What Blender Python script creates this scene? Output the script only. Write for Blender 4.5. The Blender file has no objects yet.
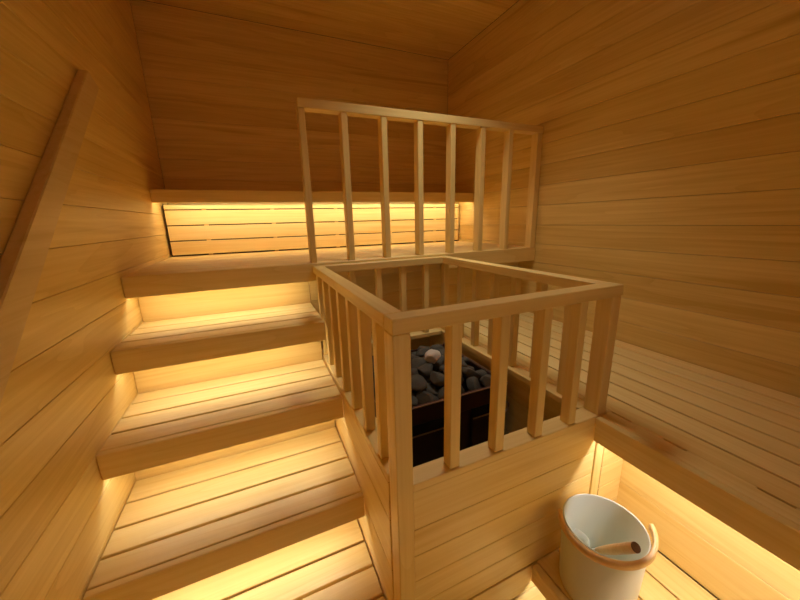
import bpy, bmesh, math, random
from mathutils import Vector, Matrix, noise
random.seed(7)
scene = bpy.context.scene
COL = scene.collection
PI = math.pi

# ------------------------------------------------------------------ dimensions (metres)
XL, XR = -0.72, 1.386          # left and right wall
YN, YW = -1.30, 2.032          # wall behind the photographer, back wall
ZF, ZC = -1.075, 1.49          # floor, ceiling
PITCH, ZB0 = 0.116, 0.41       # wall board pitch and phase

# ------------------------------------------------------------------ materials
def new_mat(name):
    m = bpy.data.materials.new(name); m.use_nodes = True
    nt = m.node_tree; nt.nodes.clear()
    out = nt.nodes.new('ShaderNodeOutputMaterial')
    b = nt.nodes.new('ShaderNodeBsdfPrincipled')
    nt.links.new(b.outputs[0], out.inputs[0])
    return m, nt, b

def math_node(nt, op, a, b=None, c=None):
    n = nt.nodes.new('ShaderNodeMath'); n.operation = op
    for i, v in enumerate((a, b, c)):
        if v is None: continue
        if isinstance(v, (int, float)): n.inputs[i].default_value = v
        else: nt.links.new(v, n.inputs[i])
    return n.outputs[0]

def wood(name, axis, light=(0.885, 0.700, 0.280), dark=(0.72, 0.500, 0.140), rough=0.42, tint=0.30, streak=0.5):
    m, nt, b = new_mat(name)
    N, L = nt.nodes.new, nt.links.new
    tc = N('ShaderNodeTexCoord'); geo = N('ShaderNodeNewGeometry')
    isl = geo.outputs['Random Per Island']
    def coords(along, cross, mul):
        sc = [cross] * 3; sc['xyz'.index(axis)] = along
        v = N('ShaderNodeVectorMath'); v.operation = 'MULTIPLY'
        L(tc.outputs['Object'], v.inputs[0]); v.inputs[1].default_value = sc
        off = N('ShaderNodeCombineXYZ')
        r = math_node(nt, 'MULTIPLY', isl, mul)
        for i in range(3): L(r, off.inputs[i])
        a = N('ShaderNodeVectorMath'); a.operation = 'ADD'
        L(v.outputs[0], a.inputs[0]); L(off.outputs[0], a.inputs[1])
        return a.outputs[0]
    def nz(vec, scale, detail, dist=0.0, rgh=0.55):
        n = N('ShaderNodeTexNoise'); L(vec, n.inputs['Vector'])
        n.inputs['Scale'].default_value = scale; n.inputs['Detail'].default_value = detail
        n.inputs['Roughness'].default_value = rgh; n.inputs['Distortion'].default_value = dist
        return n.outputs['Fac']
    broad = nz(coords(0.55, 9.0, 91.0), 1.0, 3, 0.5)
    fine = nz(coords(2.2, 95.0, 53.0), 1.0, 3, 0.0, 0.6)
    # growth-ring figure: bands warped by a slow noise
    fig = nz(coords(0.35, 5.0, 37.0), 1.0, 2, 0.9)
    ring = math_node(nt, 'FRACT', math_node(nt, 'MULTIPLY', fig, 9.0))
    ring = math_node(nt, 'POWER', ring, 3.0)
    st = N('ShaderNodeMapRange'); L(nz(coords(0.7, 12.0, 19.0), 1.0, 2, 0.4), st.inputs[0])
    st.inputs[1].default_value = 0.62; st.inputs[2].default_value = 0.78
    f = math_node(nt, 'MULTIPLY_ADD', broad, 0.55, math_node(nt, 'MULTIPLY', fine, 0.60))
    f = math_node(nt, 'MULTIPLY_ADD', ring, 0.16, f)
    f = math_node(nt, 'MULTIPLY_ADD', st.outputs[0], streak, f)
    f = math_node(nt, 'ADD', f, math_node(nt, 'MULTIPLY', math_node(nt, 'SUBTRACT', isl, 0.5), tint))
    mr = N('ShaderNodeMapRange'); L(f, mr.inputs[0])
    mr.inputs[1].default_value = 0.36; mr.inputs[2].default_value = 1.02
    mx = N('ShaderNodeMix'); mx.data_type = 'RGBA'
    L(mr.outputs[0], mx.inputs['Factor'])
    mx.inputs[6].default_value = (*light, 1); mx.inputs[7].default_value = (*dark, 1)
    L(mx.outputs[2], b.inputs['Base Color'])
    rr = N('ShaderNodeMapRange'); L(fine, rr.inputs[0]); rr.inputs[3].default_value = rough - .06; rr.inputs[4].default_value = rough + .10
    L(rr.outputs[0], b.inputs['Roughness'])
    b.inputs['Specular IOR Level'].default_value = 0.40
    bp = N('ShaderNodeBump'); bp.inputs['Strength'].default_value = 0.10; bp.inputs['Distance'].default_value = 0.002
    L(fine, bp.inputs['Height']); L(bp.outputs[0], b.inputs['Normal'])
    return m

def plain(name, col, rough=0.5, metal=0.0, spec=0.5, noise_amt=0.0, nscale=40.0, bump=0.0):
    m, nt, b = new_mat(name)
    b.inputs['Roughness'].default_value = rough; b.inputs['Metallic'].default_value = metal
    b.inputs['Specular IOR Level'].default_value = spec
    tc = nt.nodes.new('ShaderNodeTexCoord'); n = nt.nodes.new('ShaderNodeTexNoise')
    nt.links.new(tc.outputs['Object'], n.inputs['Vector'])
    n.inputs['Scale'].default_value = nscale; n.inputs['Detail'].default_value = 5
    mx = nt.nodes.new('ShaderNodeMix'); mx.data_type = 'RGBA'
    nt.links.new(n.outputs['Fac'], mx.inputs['Factor'])
    mx.inputs[6].default_value = (*[c * (1 - noise_amt) for c in col], 1)
    mx.inputs[7].default_value = (*[min(1, c * (1 + noise_amt)) for c in col], 1)
    nt.links.new(mx.outputs[2], b.inputs['Base Color'])
    if bump:
        bp = nt.nodes.new('ShaderNodeBump'); bp.inputs['Strength'].default_value = bump; bp.inputs['Distance'].default_value = 0.004
        nt.links.new(n.outputs['Fac'], bp.inputs['Height']); nt.links.new(bp.outputs[0], b.inputs['Normal'])
    return m

WX, WY, WZ = (wood('hemlock_' + a, a) for a in 'xyz')
WWX, WWY = wood('wall_hemlock_x', 'x', (0.855, 0.660, 0.230), (0.60, 0.395, 0.092), 0.36, 0.26, 0.6), wood('wall_hemlock_y', 'y', (0.855, 0.660, 0.230), (0.60, 0.395, 0.092), 0.36, 0.26, 0.6)
BACKING = plain('dark_backing', (0.05, 0.025, 0.010), 0.9, noise_amt=.2)
STEEL = plain('dark_stove_steel', (0.060, 0.028, 0.020), 0.38, 0.3, noise_amt=.25, nscale=25)
SLOT = plain('black_slot', (0.006, 0.005, 0.005), 0.8)
EDGE = plain('bare_steel_edge', (0.42, 0.30, 0.20), 0.35, 0.8, noise_amt=.1)
STONE = plain('olivine_stone', (0.066, 0.056, 0.036), 0.75, noise_amt=.5, nscale=60, bump=.5)
PALE = plain('pale_stone', (0.50, 0.44, 0.34), 0.7, noise_amt=.2, nscale=50, bump=.3)
WHITE = plain('white_enamel', (0.70, 0.735, 0.62), 0.28, noise_amt=.02, nscale=8)
BENT = wood('bent_beech', 'x', (0.80, 0.55, 0.22), (0.64, 0.38, 0.12), 0.33, 0.1, 0.2)
ENDGRAIN = plain('dark_end_grain', (0.10, 0.035, 0.012), 0.6, noise_amt=.3, nscale=120)
m, nt, b = new_mat('led_strip_glow')
b.inputs['Base Color'].default_value = (1, .8, .5, 1); b.inputs['Emission Color'].default_value = (1, .92, .75, 1); b.inputs['Emission Strength'].default_value = 6.0
LED = m
m, nt, b = new_mat('added_lamp_glow')
b.inputs['Base Color'].default_value = (1, .95, .85, 1); b.inputs['Emission Color'].default_value = (1, .92, .75, 1); b.inputs['Emission Strength'].default_value = 0.3
GLOW = m  # faint glow for the diffuser of the added lamp

# ------------------------------------------------------------------ mesh helpers
def box(bm, x0, x1, y0, y1, z0, z1):
    v = [bm.verts.new((x, y, z)) for x in (x0, x1) for y in (y0, y1) for z in (z0, z1)]
    for f in ((0, 1, 3, 2), (4, 6, 7, 5), (0, 4, 5, 1), (2, 3, 7, 6), (0, 2, 6, 4), (1, 5, 7, 3)):
        bm.faces.new([v[i] for i in f])

def prism(bm, pts, axis, a0, a1):
    """extrude a polygon (pairs in the two remaining axes, in xyz order) along an axis"""
    i = 'xyz'.index(axis)
    def mk(p, a):
        q = list(p); q.insert(i, a); return bm.verts.new(q)
    A = [mk(p, a0) for p in pts]; B = [mk(p, a1) for p in pts]
    bm.faces.new(A); bm.faces.new(B[::-1])
    for k in range(len(pts)):
        j = (k + 1) % len(pts); bm.faces.new((A[k], B[k], B[j], A[j]))

def link(name, bm, mat, parent=None, bevel=0.0, smooth=False, seg=1):
    bmesh.ops.recalc_face_normals(bm, faces=bm.faces)
    if parent is not None:
        bmesh.ops.translate(bm, verts=bm.verts, vec=-Vector(parent['_loc']))
    me = bpy.data.meshes.new(name); bm.to_mesh(me); bm.free()
    for mt in (mat if isinstance(mat, (list, tuple)) else [mat]): me.materials.append(mt)
    o = bpy.data.objects.new(name, me); COL.objects.link(o)
    if smooth:
        for p in me.polygons: p.use_smooth = True
    if parent is not None:
        o.parent = parent; o['_loc'] = list(parent['_loc'])
    else: o['_loc'] = [0, 0, 0]
    if bevel:
        md = o.modifiers.new('bevel', 'BEVEL'); md.width = bevel; md.segments = seg; md.limit_method = 'ANGLE'
    return o

def boxes(name, lst, mat, parent=None, bevel=0.002):
    bm = bmesh.new()
    for b_ in lst: box(bm, *b_)
    return link(name, bm, mat, parent, bevel)

def tag(o, label, cat, group=None):
    o['label'] = label; o['category'] = cat
    if group: o['group'] = group
    return o

def thing(name, label, cat, loc, group=None):
    o = bpy.data.objects.new(name, None); COL.objects.link(o)
    o.location = loc; o['_loc'] = list(loc); o.empty_display_size = 0.05
    return tag(o, label, cat, group)

def structure(o):
    o['kind'] = 'structure'; return o

# ------------------------------------------------------------------ room shell
def board_levels(z0, z1, pitch=PITCH, phase=ZB0):
    k = math.floor((z0 - phase) / pitch); out = []
    while phase + k * pitch < z1:
        a, b_ = phase + k * pitch, phase + (k + 1) * pitch
        a, b_ = max(a, z0), min(b_, z1)
        if b_ - a > .01: out.append((a + .0006, b_ - .0006))
        k += 1
    return out
T = 0.02
def wall(name, plane, at, sign, a0, a1, mat, holes=None):
    bm = bmesh.new()
    for i, (z0, z1) in enumerate(board_levels(ZF, ZC)):
        rng = [(a0, a1)]
        if holes and z0 < holes[2]: rng = [(a0, holes[0]), (holes[1], a1)]
        for p, q in rng:
            if plane == 'x': box(bm, *sorted((at, at + sign * T)), p, q, z0, z1)
            else: box(bm, p, q, *sorted((at, at + sign * T)), z0, z1)
    o = structure(link(name, bm, mat, None, 0.0012))
    bm = bmesh.new()
    e_ = .06 if plane == 'y' else .0
    rng = [(a0 - e_, a1 + e_, ZF - .02, ZC + .02)]
    if holes: rng = [(a0 - e_, holes[0], ZF, ZC), (holes[1], a1 + e_, ZF, ZC), (holes[0], holes[1], holes[2] + .02, ZC)]
    for p, q, z0, z1 in rng:
        if plane == 'x': p, q = p - .02, q + .02
        c = sorted((at + sign * (T + .0005), at + sign * (T + .06)))
        if plane == 'x': box(bm, *c, p, q, z0, z1)
        else: box(bm, p, q, *c, z0, z1)
    link('backing', bm, BACKING, o)
    return o
wall('wall_left', 'x', XL, -1, YN, YW, WWY)
wall('wall_right', 'x', XR, 1, YN, YW, WWY)
wall('wall_back', 'y', YW, 1, XL, XR, WWX)
FILL_DOORWAY = (-0.15, 0.50, 0.90)  # added opening behind the camera, lets world fill into the room
wall('wall_front', 'y', YN, -1, XL, XR, WWX, FILL_DOORWAY)
bm = bmesh.new(); y = YW
while y > YN + .01:
    box(bm, XL, XR, max(y - PITCH, YN) + .0006, y - .0006, ZC, ZC + T); y -= PITCH
o = structure(link('ceiling', bm, WWX, None, 0.0012))
bm = bmesh.new(); box(bm, XL - .05, XR + .05, YN - .05, YW + .05, ZC + T + .0005, ZC + .08); link('backing', bm, BACKING, o)
bm = bmesh.new(); x = XL
while x < XR - .01:
    box(bm, x + .003, min(x + .1, XR) - .003, YN, YW, ZF - T, ZF); x += .1
o = structure(link('floor', bm, WY, None, 0.002))
bm = bmesh.new(); box(bm, XL - .05, XR + .05, YN - .05, YW + .05, ZF - .08, ZF - T - .0005); link('backing', bm, BACKING, o)
d = structure(boxes('added_doorway_1', [(FILL_DOORWAY[0] - .05, FILL_DOORWAY[0], YN - .09, YN + .012, ZF, FILL_DOORWAY[2] + .05), (FILL_DOORWAY[1], FILL_DOORWAY[1] + .05, YN - .09, YN + .012, ZF, FILL_DOORWAY[2] + .05),
                     (FILL_DOORWAY[0], FILL_DOORWAY[1], YN - .09, YN + .012, FILL_DOORWAY[2], FILL_DOORWAY[2] + .05)], WZ))

# ------------------------------------------------------------------ lights: warm LED strips tucked under the overhangs
WARM = (1.0, 0.905, 0.96)
def strip_light(name, loc, length, axis, power, tilt, width=0.012):
    l = bpy.data.lights.new(name, 'AREA'); l.shape = 'RECTANGLE'; l.size = length; l.size_y = width
    l.energy = power; l.color = WARM
    o = bpy.data.objects.new(name, l); COL.objects.link(o); o.location = loc
    if axis == 'x':   # tilt > 0 aims towards +y
        o.rotation_euler = (tilt, 0, 0)
    else:             # length along y, tilt > 0 aims towards +x
        o.rotation_euler = (Matrix.Rotation(-tilt, 4, 'Y') @ Matrix.Rotation(PI / 2, 4, 'Z')).to_euler()
    return o

def overhead_fill(loc, power, aim=(0, 0, -1)):
    l = bpy.data.lights.new('added_fill_spot', 'SPOT'); l.energy = power; l.color = (1.0, .93, .85)
    l.spot_size = math.radians(96); l.spot_blend = 1.0; l.shadow_soft_size = .22
    o = bpy.data.objects.new('added_fill_spot', l); COL.objects.link(o); o.location = loc
    o.rotation_euler = Vector(aim).to_track_quat('-Z', 'Y').to_euler()
overhead_fill((.60, .66, 1.46), 40)  # added unseen spot, fills rail and tread tops from above

# ------------------------------------------------------------------ stairs
GAPX0, GAPX1 = XL + .002, -0.006
H = 0.083
def slats_x(x0, x1, edges, ztop, th=0.022, g=0.0085):
    out = []
    for a, b_ in zip(edges[:-1], edges[1:]): out.append((x0, x1, min(a, b_) + g / 2, max(a, b_) - g / 2, ztop - th, ztop))
    return out
#        front y, top z, tread joints from front to back, riser y (under the step above), label
steps = [
    (0.732, -0.175, (0.752, 0.832, 0.915, 1.000, 1.108), 1.110, 'highest pale wooden stair step, right under the upper bench'),
    (0.493, -0.401, (0.513, 0.603, 0.698, 0.795, 0.880), 0.882, 'third wooden stair step up, three dark joints, beside the back half of the rail'),
    (0.278, -0.644, (0.298, 0.384, 0.480, 0.582, 0.690), 0.692, 'second wooden stair step up, wide tread beside the front corner post'),
    (0.035, -0.858, (0.055, 0.122, 0.216, 0.308, 0.450), 0.455, 'lowest wooden stair step, at the bottom edge of the picture'),
]
above = [(0.971, 0.042)] + [(s[0], s[1]) for s in steps[:-1]]
for (yf, zt, ed, yr, lab), (ya, za) in zip(steps, above):
    t = thing('stair_step', lab, 'step', ((GAPX0 + GAPX1) / 2, yf, ZF), 'sauna stair steps')
    boxes('tread', slats_x(GAPX0, GAPX1, ed, zt), WX, t, 0.002)
    boxes('fascia', [(GAPX0, GAPX1, yf, yf + .0215, zt - H, zt)], WX, t, 0.0025)
    boxes('riser', [(XL + .001, GAPX1, yr, yr + .018, zt - .03, za - .024)], WX, t, 0.001)
    boxes('light_strip', [(-.69, -.06, ya + .026, ya + .043, za - .066, za - .058)], LED, t, 0)
    boxes('gap_shade_sheet', [(XL + .002, -.008, ya + .0225, yr - .001, za - .0265, za - .0235)], BACKING, t, 0)  # added dark sheet, puts shade into the slat gaps of the tread above
    strip_light('stair_light', (-.375, ya + .035, za - .070), .62, 'x', .345, math.radians(-26))

# ------------------------------------------------------------------ upper bench along the back
YP = 1.815
t = thing('upper_bench', 'long upper sauna bench across the back behind the tall railing', 'bench', (.33, .971, -.4))
ed = [.993 + .0935 * k for k in range(9)]; ed[-1] = YP + .1
boxes('seat', slats_x(XL + .002, XR - .002, ed, .042, .022, .006), WX, t, 0.002)
boxes('fascia', [(XL + .001, XR - .001, .971, .9925, -.042, .042)], WX, t, 0.0025)
boxes('riser', [(-.004, XR - .001, 1.110, 1.128, z0, z1) for z0, z1 in board_levels(-.99, .013)], WX, t, 0.0012)
boxes('gap_shade_sheet', [(XL + .003, XR - .003, .994, YP + .09, .0145, .0178)], BACKING, t, 0)  # added dark sheet, keeps the seat gaps in shade
boxes('bearer', [(XL + .02, XR - .02, YP + .05, YP + .09, -.06, .014)], WX, t, 0.001)

# backrest + shelf
t = thing('backrest', 'lit slatted wooden backrest panel below the back shelf', 'backrest', (.33, YP, .042))
zs = [.049, .1365, .229, .3215, .352]
boxes('slat_panel', [(XL + .016, XR - .016, YP, YP + .018, a + .003, b_ - .003) for a, b_ in zip(zs[:-1], zs[1:])], WX, t, 0.0012)
for x in (-.5, -.1, .33, .75, 1.15): boxes('batten', [(x - .012, x + .012, YP + .0185, YP + .035, .043, .35)], WZ, t, 0.001)
boxes('backing', [(XL + .004, XR - .004, YP + .036, YP + .05, .043, .35)], BACKING, t, 0)  # added dark sheet close behind the slats, shades their gaps
t = thing('wall_shelf', 'thick wooden shelf ledge on the back wall above the glowing slats', 'shelf', (.33, 1.634, .353))
boxes('board', [(XL + .002, XR - .002, 1.656, YW - .001, .400, .423)], WX, t, 0.002)
boxes('front_edge', [(XL + .002, XR - .002, 1.634, 1.6555, .353, .423)], WX, t, 0.003)
boxes('light_strip', [(XL + .03, XR - .03, 1.660, 1.674, .366, .3995)], LED, t, 0)
strip_light('shelf_light', (.33, 1.667, .362), 2.0, 'x', .88, math.radians(-5))

# ------------------------------------------------------------------ tall railing on the bench edge
t = thing('tall_railing', 'tall open railing standing on the upper bench edge', 'railing', (.69, .99, .042))
boxes('top_rail', [(-.003, XR - .003, .973, 1.030, .700, .737)], WX, t, 0.002)
boxes('post', [(-.003, .025, .976, 1.026, .0425, .6995)], WZ, t, 0.002)
boxes('post', [(1.345, XR - .003, .976, 1.026, .0425, .6995)], WZ, t, 0.002)
for k in range(6):
    x = .181 + .191 * k
    boxes('baluster', [(x, x + .029, .976, 1.026, .0425, .6995)], WZ, t, 0.002)

# ------------------------------------------------------------------ stove enclosure (low walls of the pit)
ZS = -.386
t = thing('stove_enclosure', 'low boarded wooden enclosure around the black stove, under the guard rail', 'enclosure', (.36, .0, ZF))
fz = [-.859, -.7755, -.691, -.6075, -.5245, -.409]
fb = [(.043, .700, .004, .022, a + .0006, b_ - .0006) for a, b_ in zip(fz[:-1], fz[1:])] + [(.043, .700, .004, .022, a, a + .0995) for a in (-1.075, -.966)]
boxes('front_panel', fb, WX, t, 0.0012)
boxes('corner_batten', [(.7005, .737, -.001, .020, ZF, -.47)], WZ, t, 0.0015)
boxes('front_panel', [(.752, .868, .006, .022, a + .0006, b_ - .0006) for a, b_ in zip(fz[:-2], fz[1:-1])] + [(.752, .868, .006, .022, -.524, -.412), (.752, .868, .006, .022, -1.07, -.86)], WX, t, 0.0012)
boxes('backing', [(.05, .868, .0225, .034, ZF, -.412)], BACKING, t, 0)
boxes('sill', [(.0425, .7285, .001, .056, -.408, ZS)], WX, t, 0.002)
boxes('side_panel', [(-.001, .017, .056, .968, a, b_) for a, b_ in board_levels(-.975, -.409, .166, -.5245)], WY, t, 0.0012)
boxes('sill', [(-.001, .056, .057, .968, -.408, ZS)], WY, t, 0.002)
boxes('side_panel', [(.692, .71, .036, 1.10, a, b_) for a, b_ in board_levels(ZF, -.409, .166, -.5245)], WY, t, 0.0012)
boxes('sill', [(.6745, .728, .057, 1.10, -.408, ZS)], WY, t, 0.002)
boxes('sill', [(.057, .674, .93, 1.10, -.408, ZS)], WX, t, 0.002)

# ------------------------------------------------------------------ guard rail around the stove
t = thing('guard_rail', 'square wooden guard rail fencing in the stove pit', 'railing', (.36, .47, ZS))
ZR0, ZR1 = -.003, .031
boxes('front_rail', [(.0, .726, .0, .048, ZR0, ZR1)], WX, t, 0.002)
boxes('side_rail', [(.0, .046, .0485, .9695, ZR0, ZR1)], WY, t, 0.002)
boxes('side_rail', [(.680, .726, .0485, .9695, ZR0, ZR1)], WY, t, 0.002)
boxes('back_rail', [(.0465, .6795, .923, .9695, ZR0, ZR1)], WX, t, 0.002)
boxes('corner_post', [(.0, .042, .0, .050, ZF, ZR0 - .0004)], WZ, t, 0.002)
boxes('corner_post', [(.687, .726, .003, .052, ZS + .0005, ZR0 - .0004)], WZ, t, 0.002)
boxes('corner_post', [(.690, .724, .930, .966, ZS + .0005, ZR0 - .0004)], WZ, t, 0.002)
for x in (.147, .288, .429, .563):
    boxes('baluster', [(x, x + .029, .006, .038, ZS + .0005, ZR0 - .0004)], WZ, t, 0.002)
for k in range(7):
    y = .113 + .1285 * k
    boxes('baluster', [(.004, .034, y, y + .029, ZS + .0005, ZR0 - .0004)], WZ, t, 0.002)
    if k not in (6,):
        boxes('baluster', [(.690, .720, y + .02, y + .049, ZS + .0005, ZR0 - .0004)], WZ, t, 0.002)
for k in range(4):
    x = .165 + .135 * k
    boxes('baluster', [(x, x + .029, .934, .963, ZS + .0005, ZR0 - .0004)], WZ, t, 0.002)

# ------------------------------------------------------------------ bench along the right wall
t = thing('side_bench', 'long slatted wooden bench along the right wall', 'bench', (1.03, 0, ZF))
xs = [1.384, 1.300, 1.208, 1.116, 1.024, .932, .838, .748]
g = .009
seat = [(b_ + g / 2, a - g / 2, YN + .002, 1.108, ZS - .022, ZS) for a, b_ in zip(xs[:-1], xs[1:])]
# front plank with two short open joints
cuts = [(-.062, -.002), (-.205, -.150), (-.40, -.34)]
seat += [(.6965, .7445, YN + .002, -.0015, ZS - .022, ZS)]
seat += [(.7295, .7445, -.0014, 1.108, ZS - .022, ZS)]
last = 1.108
for a, b_ in cuts:
    seat.append((.7446, .7509, b_, last, ZS - .022, ZS)); last = a
seat.append((.7446, .7509, YN + .002, last, ZS - .022, ZS))
boxes('seat', seat, WY, t, 0.0012)
boxes('gap_shade_sheet', [(.7305, 1.383, YN + .003, 1.107, ZS - .026, ZS - .0225)], BACKING, t, 0)  # dark sheet added so the bench gaps look shaded
boxes('fascia', [(.674, .696, YN + .002, -.0015, ZS - H, ZS)], WY, t, 0.0025)
boxes('riser', [(.8685, .888, YN + .002, .018, a, b_) for a, b_ in board_levels(-.86, -.412, .152, -.858)], WY, t, 0.0012)
boxes('light_strip', [(.715, .728, YN + .03, -.02, -.4265, -.4205)], LED, t, 0)
strip_light('bench_light', (.722, -.65, -.430), 1.24, 'y', 1.9, math.radians(5))

# low foot bench
ZK = -.858
t = thing('foot_bench', 'low slatted foot bench under the white bucket', 'bench', (.66, -.6, ZF))
fx = [.479, .573, .670, .766, .8675]
boxes('seat', [(a + .003, b_ - .003, YN + .002, .0025, ZK - .022, ZK) for a, b_ in zip(fx[:-1], fx[1:])], WY, t, 0.0015)
boxes('gap_shade_sheet', [(.4795, .867, YN + .003, .002, ZK - .026, ZK - .0225)], BACKING, t, 0)  # added dark sheet standing for shade between the foot slats
boxes('fascia', [(.455, .479, YN + .002, -.0025, ZK - .060, ZK)], WY, t, 0.0025)
for y in (-1.1, -.3): boxes('support', [(.60, .63, y, y + .03, ZF, ZK - .0265)], WZ, t, 0.001)
boxes('light_strip', [(.49, .50, YN + .03, -.02, ZK - .037, ZK - .0295)], LED, t, 0)
strip_light('foot_bench_light', (.495, -.65, ZK - .040), 1.24, 'y', 1.3, math.radians(-5))

# ------------------------------------------------------------------ handrail on the left wall
bm = bmesh.new()
def hr(y, top): return y * .9 + (-.160 if top else -.262)
prism(bm, [(-.55, hr(-.55, 1)), (1.020, hr(1.020, 1)), (1.098, hr(1.098, 0)), (-.55, hr(-.55, 0))], 'x', XL + .0005, XL + .029)
o = link('stair_handrail', bm, wood('handrail_aspen', 'y', (0.74, 0.585, 0.29), (0.60, 0.43, 0.17)), None, 0.003)
bm = None
tag(o, 'slanted flat wooden handrail board climbing the left wall', 'handrail')

# ------------------------------------------------------------------ stove
SX0, SX1, SY0, SY1, SZ = .105, .635, .345, .84, -.425
t = thing('sauna_stove', 'dark metal sauna stove heaped with stones inside the guard rail', 'stove', (.36, .58, ZF))
boxes('casing', [(SX0, SX1, SY0 + .012, SY0 + .02, ZF + .05, SZ - .071), (SX0, SX0 + .008, SY0 + .02, SY1, ZF + .05, SZ), (SX1 - .008, SX1, SY0 + .02, SY1, ZF + .05, SZ),
                 (SX0 + .008, SX1 - .008, SY1 - .008, SY1, ZF + .05, SZ), (SX0 + .008, SX1 - .008, SY0 + .02, SY1 - .008, SZ - .062, SZ - .052)], STEEL, t, 0.002)
boxes('top_band', [(SX0, SX1, SY0, SY0 + .0195, SZ - .070, SZ)], STEEL, t, 0.003)
rim = boxes('rim', [(SX0 - .002, SX1 + .002, SY0 - .003, SY0 + .002, SZ + .0005, SZ + .005), (SX1 - .003, SX1 + .002, SY0 + .003, SY1, SZ + .0005, SZ + .005), (SX0 - .002, SX0 + .003, SY0 + .003, SY1, SZ + .0005, SZ + .005)], EDGE, t, 0.001)
for a, b_ in ((SX0 + .02, SX0 + .290), (SX0 + .365, SX1 - .02)):
    dr = boxes('air_slot', [(a, b_, SY0 + .004, SY0 + .0115, SZ - .112, SZ - .073)], SLOT, t, 0)
    dp = boxes('front_door', [(a - .004, b_ + .004, SY0 - .004, SY0 + .0115, ZF + .08, SZ - .115)], STEEL, t, 0.003)
    boxes('door_edge', [(a - .002, b_ + .002, SY0 - .005, SY0 + .0, SZ - .1145, SZ - .110)], EDGE, dp, 0.0005)
boxes('leg', [(x, x + .04, y, y + .04, ZF, ZF + .0495) for x in (SX0, SX1 - .04) for y in (SY0 + .02, SY1 - .04)][:1], STEEL, t, 0.002)
for x, y in ((SX1 - .04, SY0 + .02), (SX0, SY1 - .04), (SX1 - .04, SY1 - .04)):
    boxes('leg', [(x, x + .04, y, y + .04, ZF, ZF + .0495)], STEEL, t, 0.002)

def tube(bm, pts, radii, seg=12, cap=True):
    rings = []
    up = Vector((0, 0, 1))
    for i, p in enumerate(pts):
        p = Vector(p)
        d_ = (Vector(pts[min(i + 1, len(pts) - 1)]) - Vector(pts[max(i - 1, 0)])).normalized()
        a = d_.cross(up if abs(d_.z) < .95 else Vector((1, 0, 0))).normalized(); b_ = a.cross(d_)
        r = radii[i] if isinstance(radii, (list, tuple)) else radii
        rings.append([bm.verts.new(p + (a * math.cos(q) + b_ * math.sin(q)) * r) for q in (2 * PI * k / seg for k in range(seg))])
    for A, B in zip(rings[:-1], rings[1:]):
        for k in range(seg): bm.faces.new((A[k], A[(k + 1) % seg], B[(k + 1) % seg], B[k]))
    if cap: bm.faces.new(rings[0][::-1]); bm.faces.new(rings[-1])
bm = bmesh.new()
tube(bm, [(SX1 + .0 + .022 * math.sin(a), SY0 + .01, SZ - .112 + .022 * math.cos(a)) for a in [PI * k / 10 for k in range(11)]], .0035, 8)
link('handle', bm, EDGE, t, smooth=True)

# stones
def stone_mesh(seed, mat):
    bm = bmesh.new(); bmesh.ops.create_icosphere(bm, subdivisions=3, radius=1)
    rnd = random.Random(seed); off = Vector((rnd.uniform(0, 50),) * 3)
    sq = Vector((1, rnd.uniform(.72, .95), rnd.uniform(.55, .8)))
    planes = [(Vector((rnd.gauss(0, 1), rnd.gauss(0, 1), rnd.gauss(0, 1))).normalized(), rnd.uniform(.52, .85)) for _ in range(11)]
    for v in bm.verts:
        p = v.co.copy()
        for n_, d_ in planes:
            e = p.dot(n_) - d_
            if e > 0: p -= n_ * e * .97
        p *= 1 + .10 * noise.noise(p * 1.7 + off) + .03 * noise.noise(p * 6 + off)
        v.co = Vector((p.x * sq.x, p.y * sq.y, p.z * sq.z))
    me = bpy.data.meshes.new('stone'); bm.to_mesh(me); bm.free(); me.materials.append(mat)
    for p in me.polygons: p.use_smooth = True
    return me
protos = [stone_mesh(s, STONE) for s in range(7)]
pale = stone_mesh(31, PALE)
pos = []
rs = random.Random(5)
for layer, (n, z, inset) in enumerate(((7, SZ - .014, .052), (5, SZ + .024, .10))):
    for i in range(n):
        for j in range(n):
            u = SX0 + inset + (SX1 - SX0 - 2 * inset) * (i + .0) / (n - 1)
            w = SY0 + inset + .015 + (SY1 - SY0 - 2 * inset - .015) * j / (n - 1)
            if layer == 2 and rs.random() < .25: continue
            pos.append((u + rs.uniform(-.012, .012), w + rs.uniform(-.012, .012), z + rs.uniform(-.008, .008)))
proto = None
for p in pos:
    if proto is None:
        proto = bpy.data.objects.new('sauna_stone', protos[0]); COL.objects.link(proto); o = proto
        tag(o, 'dark grey rough stone heaped in the top of the stove', 'stone', 'dark stones on the stove')
    else:
        o = proto.copy(); o.data = protos[rs.randrange(7)]; COL.objects.link(o)
    s = rs.uniform(.034, .052); o.scale = (s, s, s); o.location = p
    o.rotation_euler = (rs.uniform(-.5, .5), rs.uniform(-.5, .5), rs.uniform(0, 6.28))
o = bpy.data.objects.new('sauna_stone', pale); COL.objects.link(o)
o.location = (.410, .560, SZ + .078); o.scale = (.046, .046, .040); o.rotation_euler = (.45, -.3, .6)
tag(o, 'single pale whitish stone on top of the dark heap', 'stone')

# added lamp body, out of view, for the overhead fill above the pit
t = thing('added_ceiling_lamp', 'added round flat fill lamp, out of view in the ceiling above the stove pit', 'lamp', (.60, .66, ZC))
bm = bmesh.new(); bmesh.ops.create_cone(bm, cap_ends=True, segments=48, radius1=.20, radius2=.215, depth=.012, matrix=Matrix.Translation((.60, .66, ZC - .007)))
link('housing', bm, STEEL, t)
bm = bmesh.new(); bmesh.ops.create_cone(bm, cap_ends=True, segments=48, radius1=.185, radius2=.185, depth=.004, matrix=Matrix.Translation((.60, .66, ZC - .0152)))
link('diffuser', bm, GLOW, t)

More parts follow.
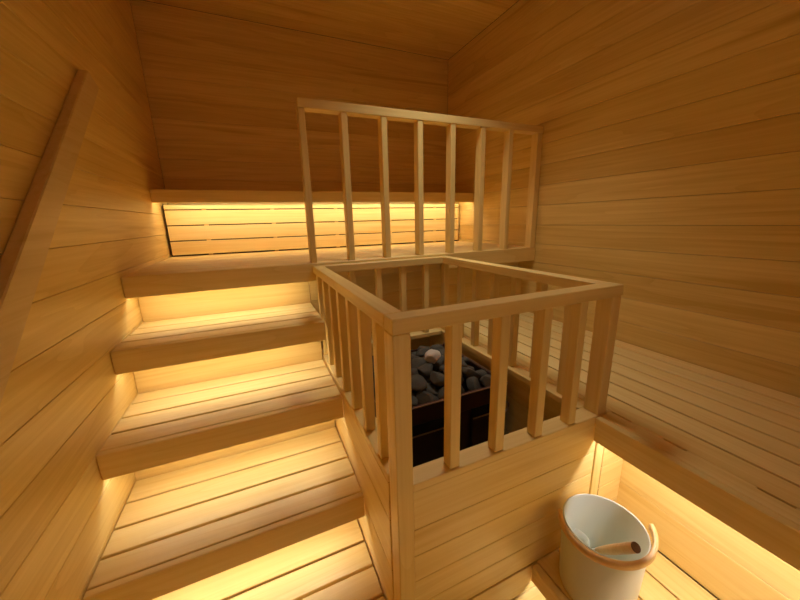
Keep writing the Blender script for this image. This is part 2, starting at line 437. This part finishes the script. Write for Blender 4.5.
# ------------------------------------------------------------------ bucket and ladle
BC = Vector((.587, -.122, ZK)); BH = .224
def lathe(bm, prof, c, seg=64):
    rings = [[bm.verts.new((c.x + r * math.cos(2 * PI * k / seg), c.y + r * math.sin(2 * PI * k / seg), c.z + z)) for k in range(seg)] if r > 1e-6 else [bm.verts.new((c.x, c.y, c.z + z))] for r, z in prof]
    for A, B in zip(rings[:-1], rings[1:]):
        for k in range(seg):
            j = (k + 1) % seg
            if len(A) == 1: bm.faces.new((A[0], B[k], B[j]))
            elif len(B) == 1: bm.faces.new((A[k], A[j], B[0]))
            else: bm.faces.new((A[k], A[j], B[j], B[k]))
t = thing('sauna_bucket', 'white sauna bucket with bent wooden handle on the low foot bench', 'bucket', tuple(BC))
bm = bmesh.new()
lathe(bm, [(0, .0005), (.095, .0005), (.0985, .003), (.0995, .010), (.1075, BH - .003), (.1070, BH), (.1055, BH + .0008), (.1038, BH), (.1030, BH - .004), (.0955, .014), (.092, .010), (0, .009)], BC)
link('pail', bm, WHITE, t, smooth=True)
# bent wood handle lying down along the near side of the rim
def sweep_band(bm, pts, normals, h, th):
    rings = []
    for p, n_ in zip(pts, normals):
        p = Vector(p); n_ = Vector(n_).normalized(); z = Vector((0, 0, 1))
        prof = [(-.5, -.35), (-.35, -.5), (.35, -.5), (.5, -.35), (.5, .35), (.35, .5), (-.35, .5), (-.5, .35)]
        rings.append([bm.verts.new(p + n_ * (a * th) + z * (b_ * h)) for a, b_ in prof])
    for A, B in zip(rings[:-1], rings[1:]):
        for k in range(8): bm.faces.new((A[k], A[(k + 1) % 8], B[(k + 1) % 8], B[k]))
    bm.faces.new(rings[0][::-1]); bm.faces.new(rings[-1])
bm = bmesh.new(); pts, nrm = [], []
a0, a1, n = math.radians(128), math.radians(324), 60
for k in range(n + 1):
    s = k / n; a = a0 + (a1 - a0) * s
    lift = -.010 + .026 * max(0, (s - .35) / .65) ** 1.3
    r = .1125 + .003 * s
    pts.append((BC.x + r * math.cos(a), BC.y + r * math.sin(a), BC.z + BH + lift)); nrm.append((math.cos(a), math.sin(a), 0))
sweep_band(bm, pts, nrm, .021, .012)
link('handle', bm, BENT, t, smooth=True)

t = thing('ladle', 'wooden handled ladle resting inside the white bucket', 'ladle', (BC.x, BC.y, BC.z + .02))
e = Vector((.572, -.213, -.609)); s0 = Vector((.583, -.117, -.735))
d_ = (e - s0).normalized()
bm = bmesh.new(); tube(bm, [s0 + (e - s0) * k / 8 for k in range(9)], [.0085, .010, .0115, .0122, .0126, .0128, .0130, .0130, .0126], 20)
link('handle', bm, BENT, t, smooth=False, bevel=.001)
bm = bmesh.new(); tube(bm, [e + d_ * .0003, e + d_ * .0025], [.0126, .0118], 20)
link('end_cap', bm, ENDGRAIN, t)
bot = s0 - d_ * .06
bm = bmesh.new(); tube(bm, [bot, s0 - d_ * .001], [.006, .0075], 14)
link('shaft', bm, WHITE, t, smooth=True)
bm = bmesh.new()
cb = Vector((bot.x - .004, bot.y + .030, bot.z - .012))
lathe(bm, [(0, 0), (.02, .002), (.032, .014), (.036, .034), (.034, .034), (.030, .015), (.018, .005), (0, .004)], cb, 32)
link('bowl', bm, WHITE, t, smooth=True)

# ------------------------------------------------------------------ world, camera, view
w = bpy.data.worlds.new('world'); scene.world = w; w.use_nodes = True
bg = w.node_tree.nodes['Background']; bg.inputs[0].default_value = (1.0, .93, .82, 1); bg.inputs[1].default_value = 0.22
cam = bpy.data.cameras.new('camera'); co = bpy.data.objects.new('camera', cam); COL.objects.link(co)
cam.sensor_width = 36; cam.lens = 325.3466 * 36 / 800; cam.clip_start = .01
yaw, pit, rol = (math.radians(q) for q in (23.50211588, 13.71856568, -1.47251736))
F = Vector((math.sin(yaw) * math.cos(pit), math.cos(yaw) * math.cos(pit), -math.sin(pit)))
Rr = Vector((math.cos(yaw), -math.sin(yaw), 0)); Uu = Rr.cross(F)
R2 = Rr * math.cos(rol) + Uu * math.sin(rol); U2 = -Rr * math.sin(rol) + Uu * math.cos(rol)
M = Matrix((R2, U2, -F)).transposed().to_4x4(); M.translation = Vector((-0.23425589, -0.58308586, 0.22583725))
co.matrix_world = M
scene.camera = co
scene.cycles.max_bounces = 20; scene.cycles.diffuse_bounces = 14; scene.cycles.glossy_bounces = 6
vs = scene.view_settings
vs.view_transform = 'Standard'; vs.look = 'None'; vs.gamma = 1; vs.use_curve_mapping = False; vs.exposure = 0.60
for o in list(bpy.data.objects):
    if '_loc' in o: del o['_loc']
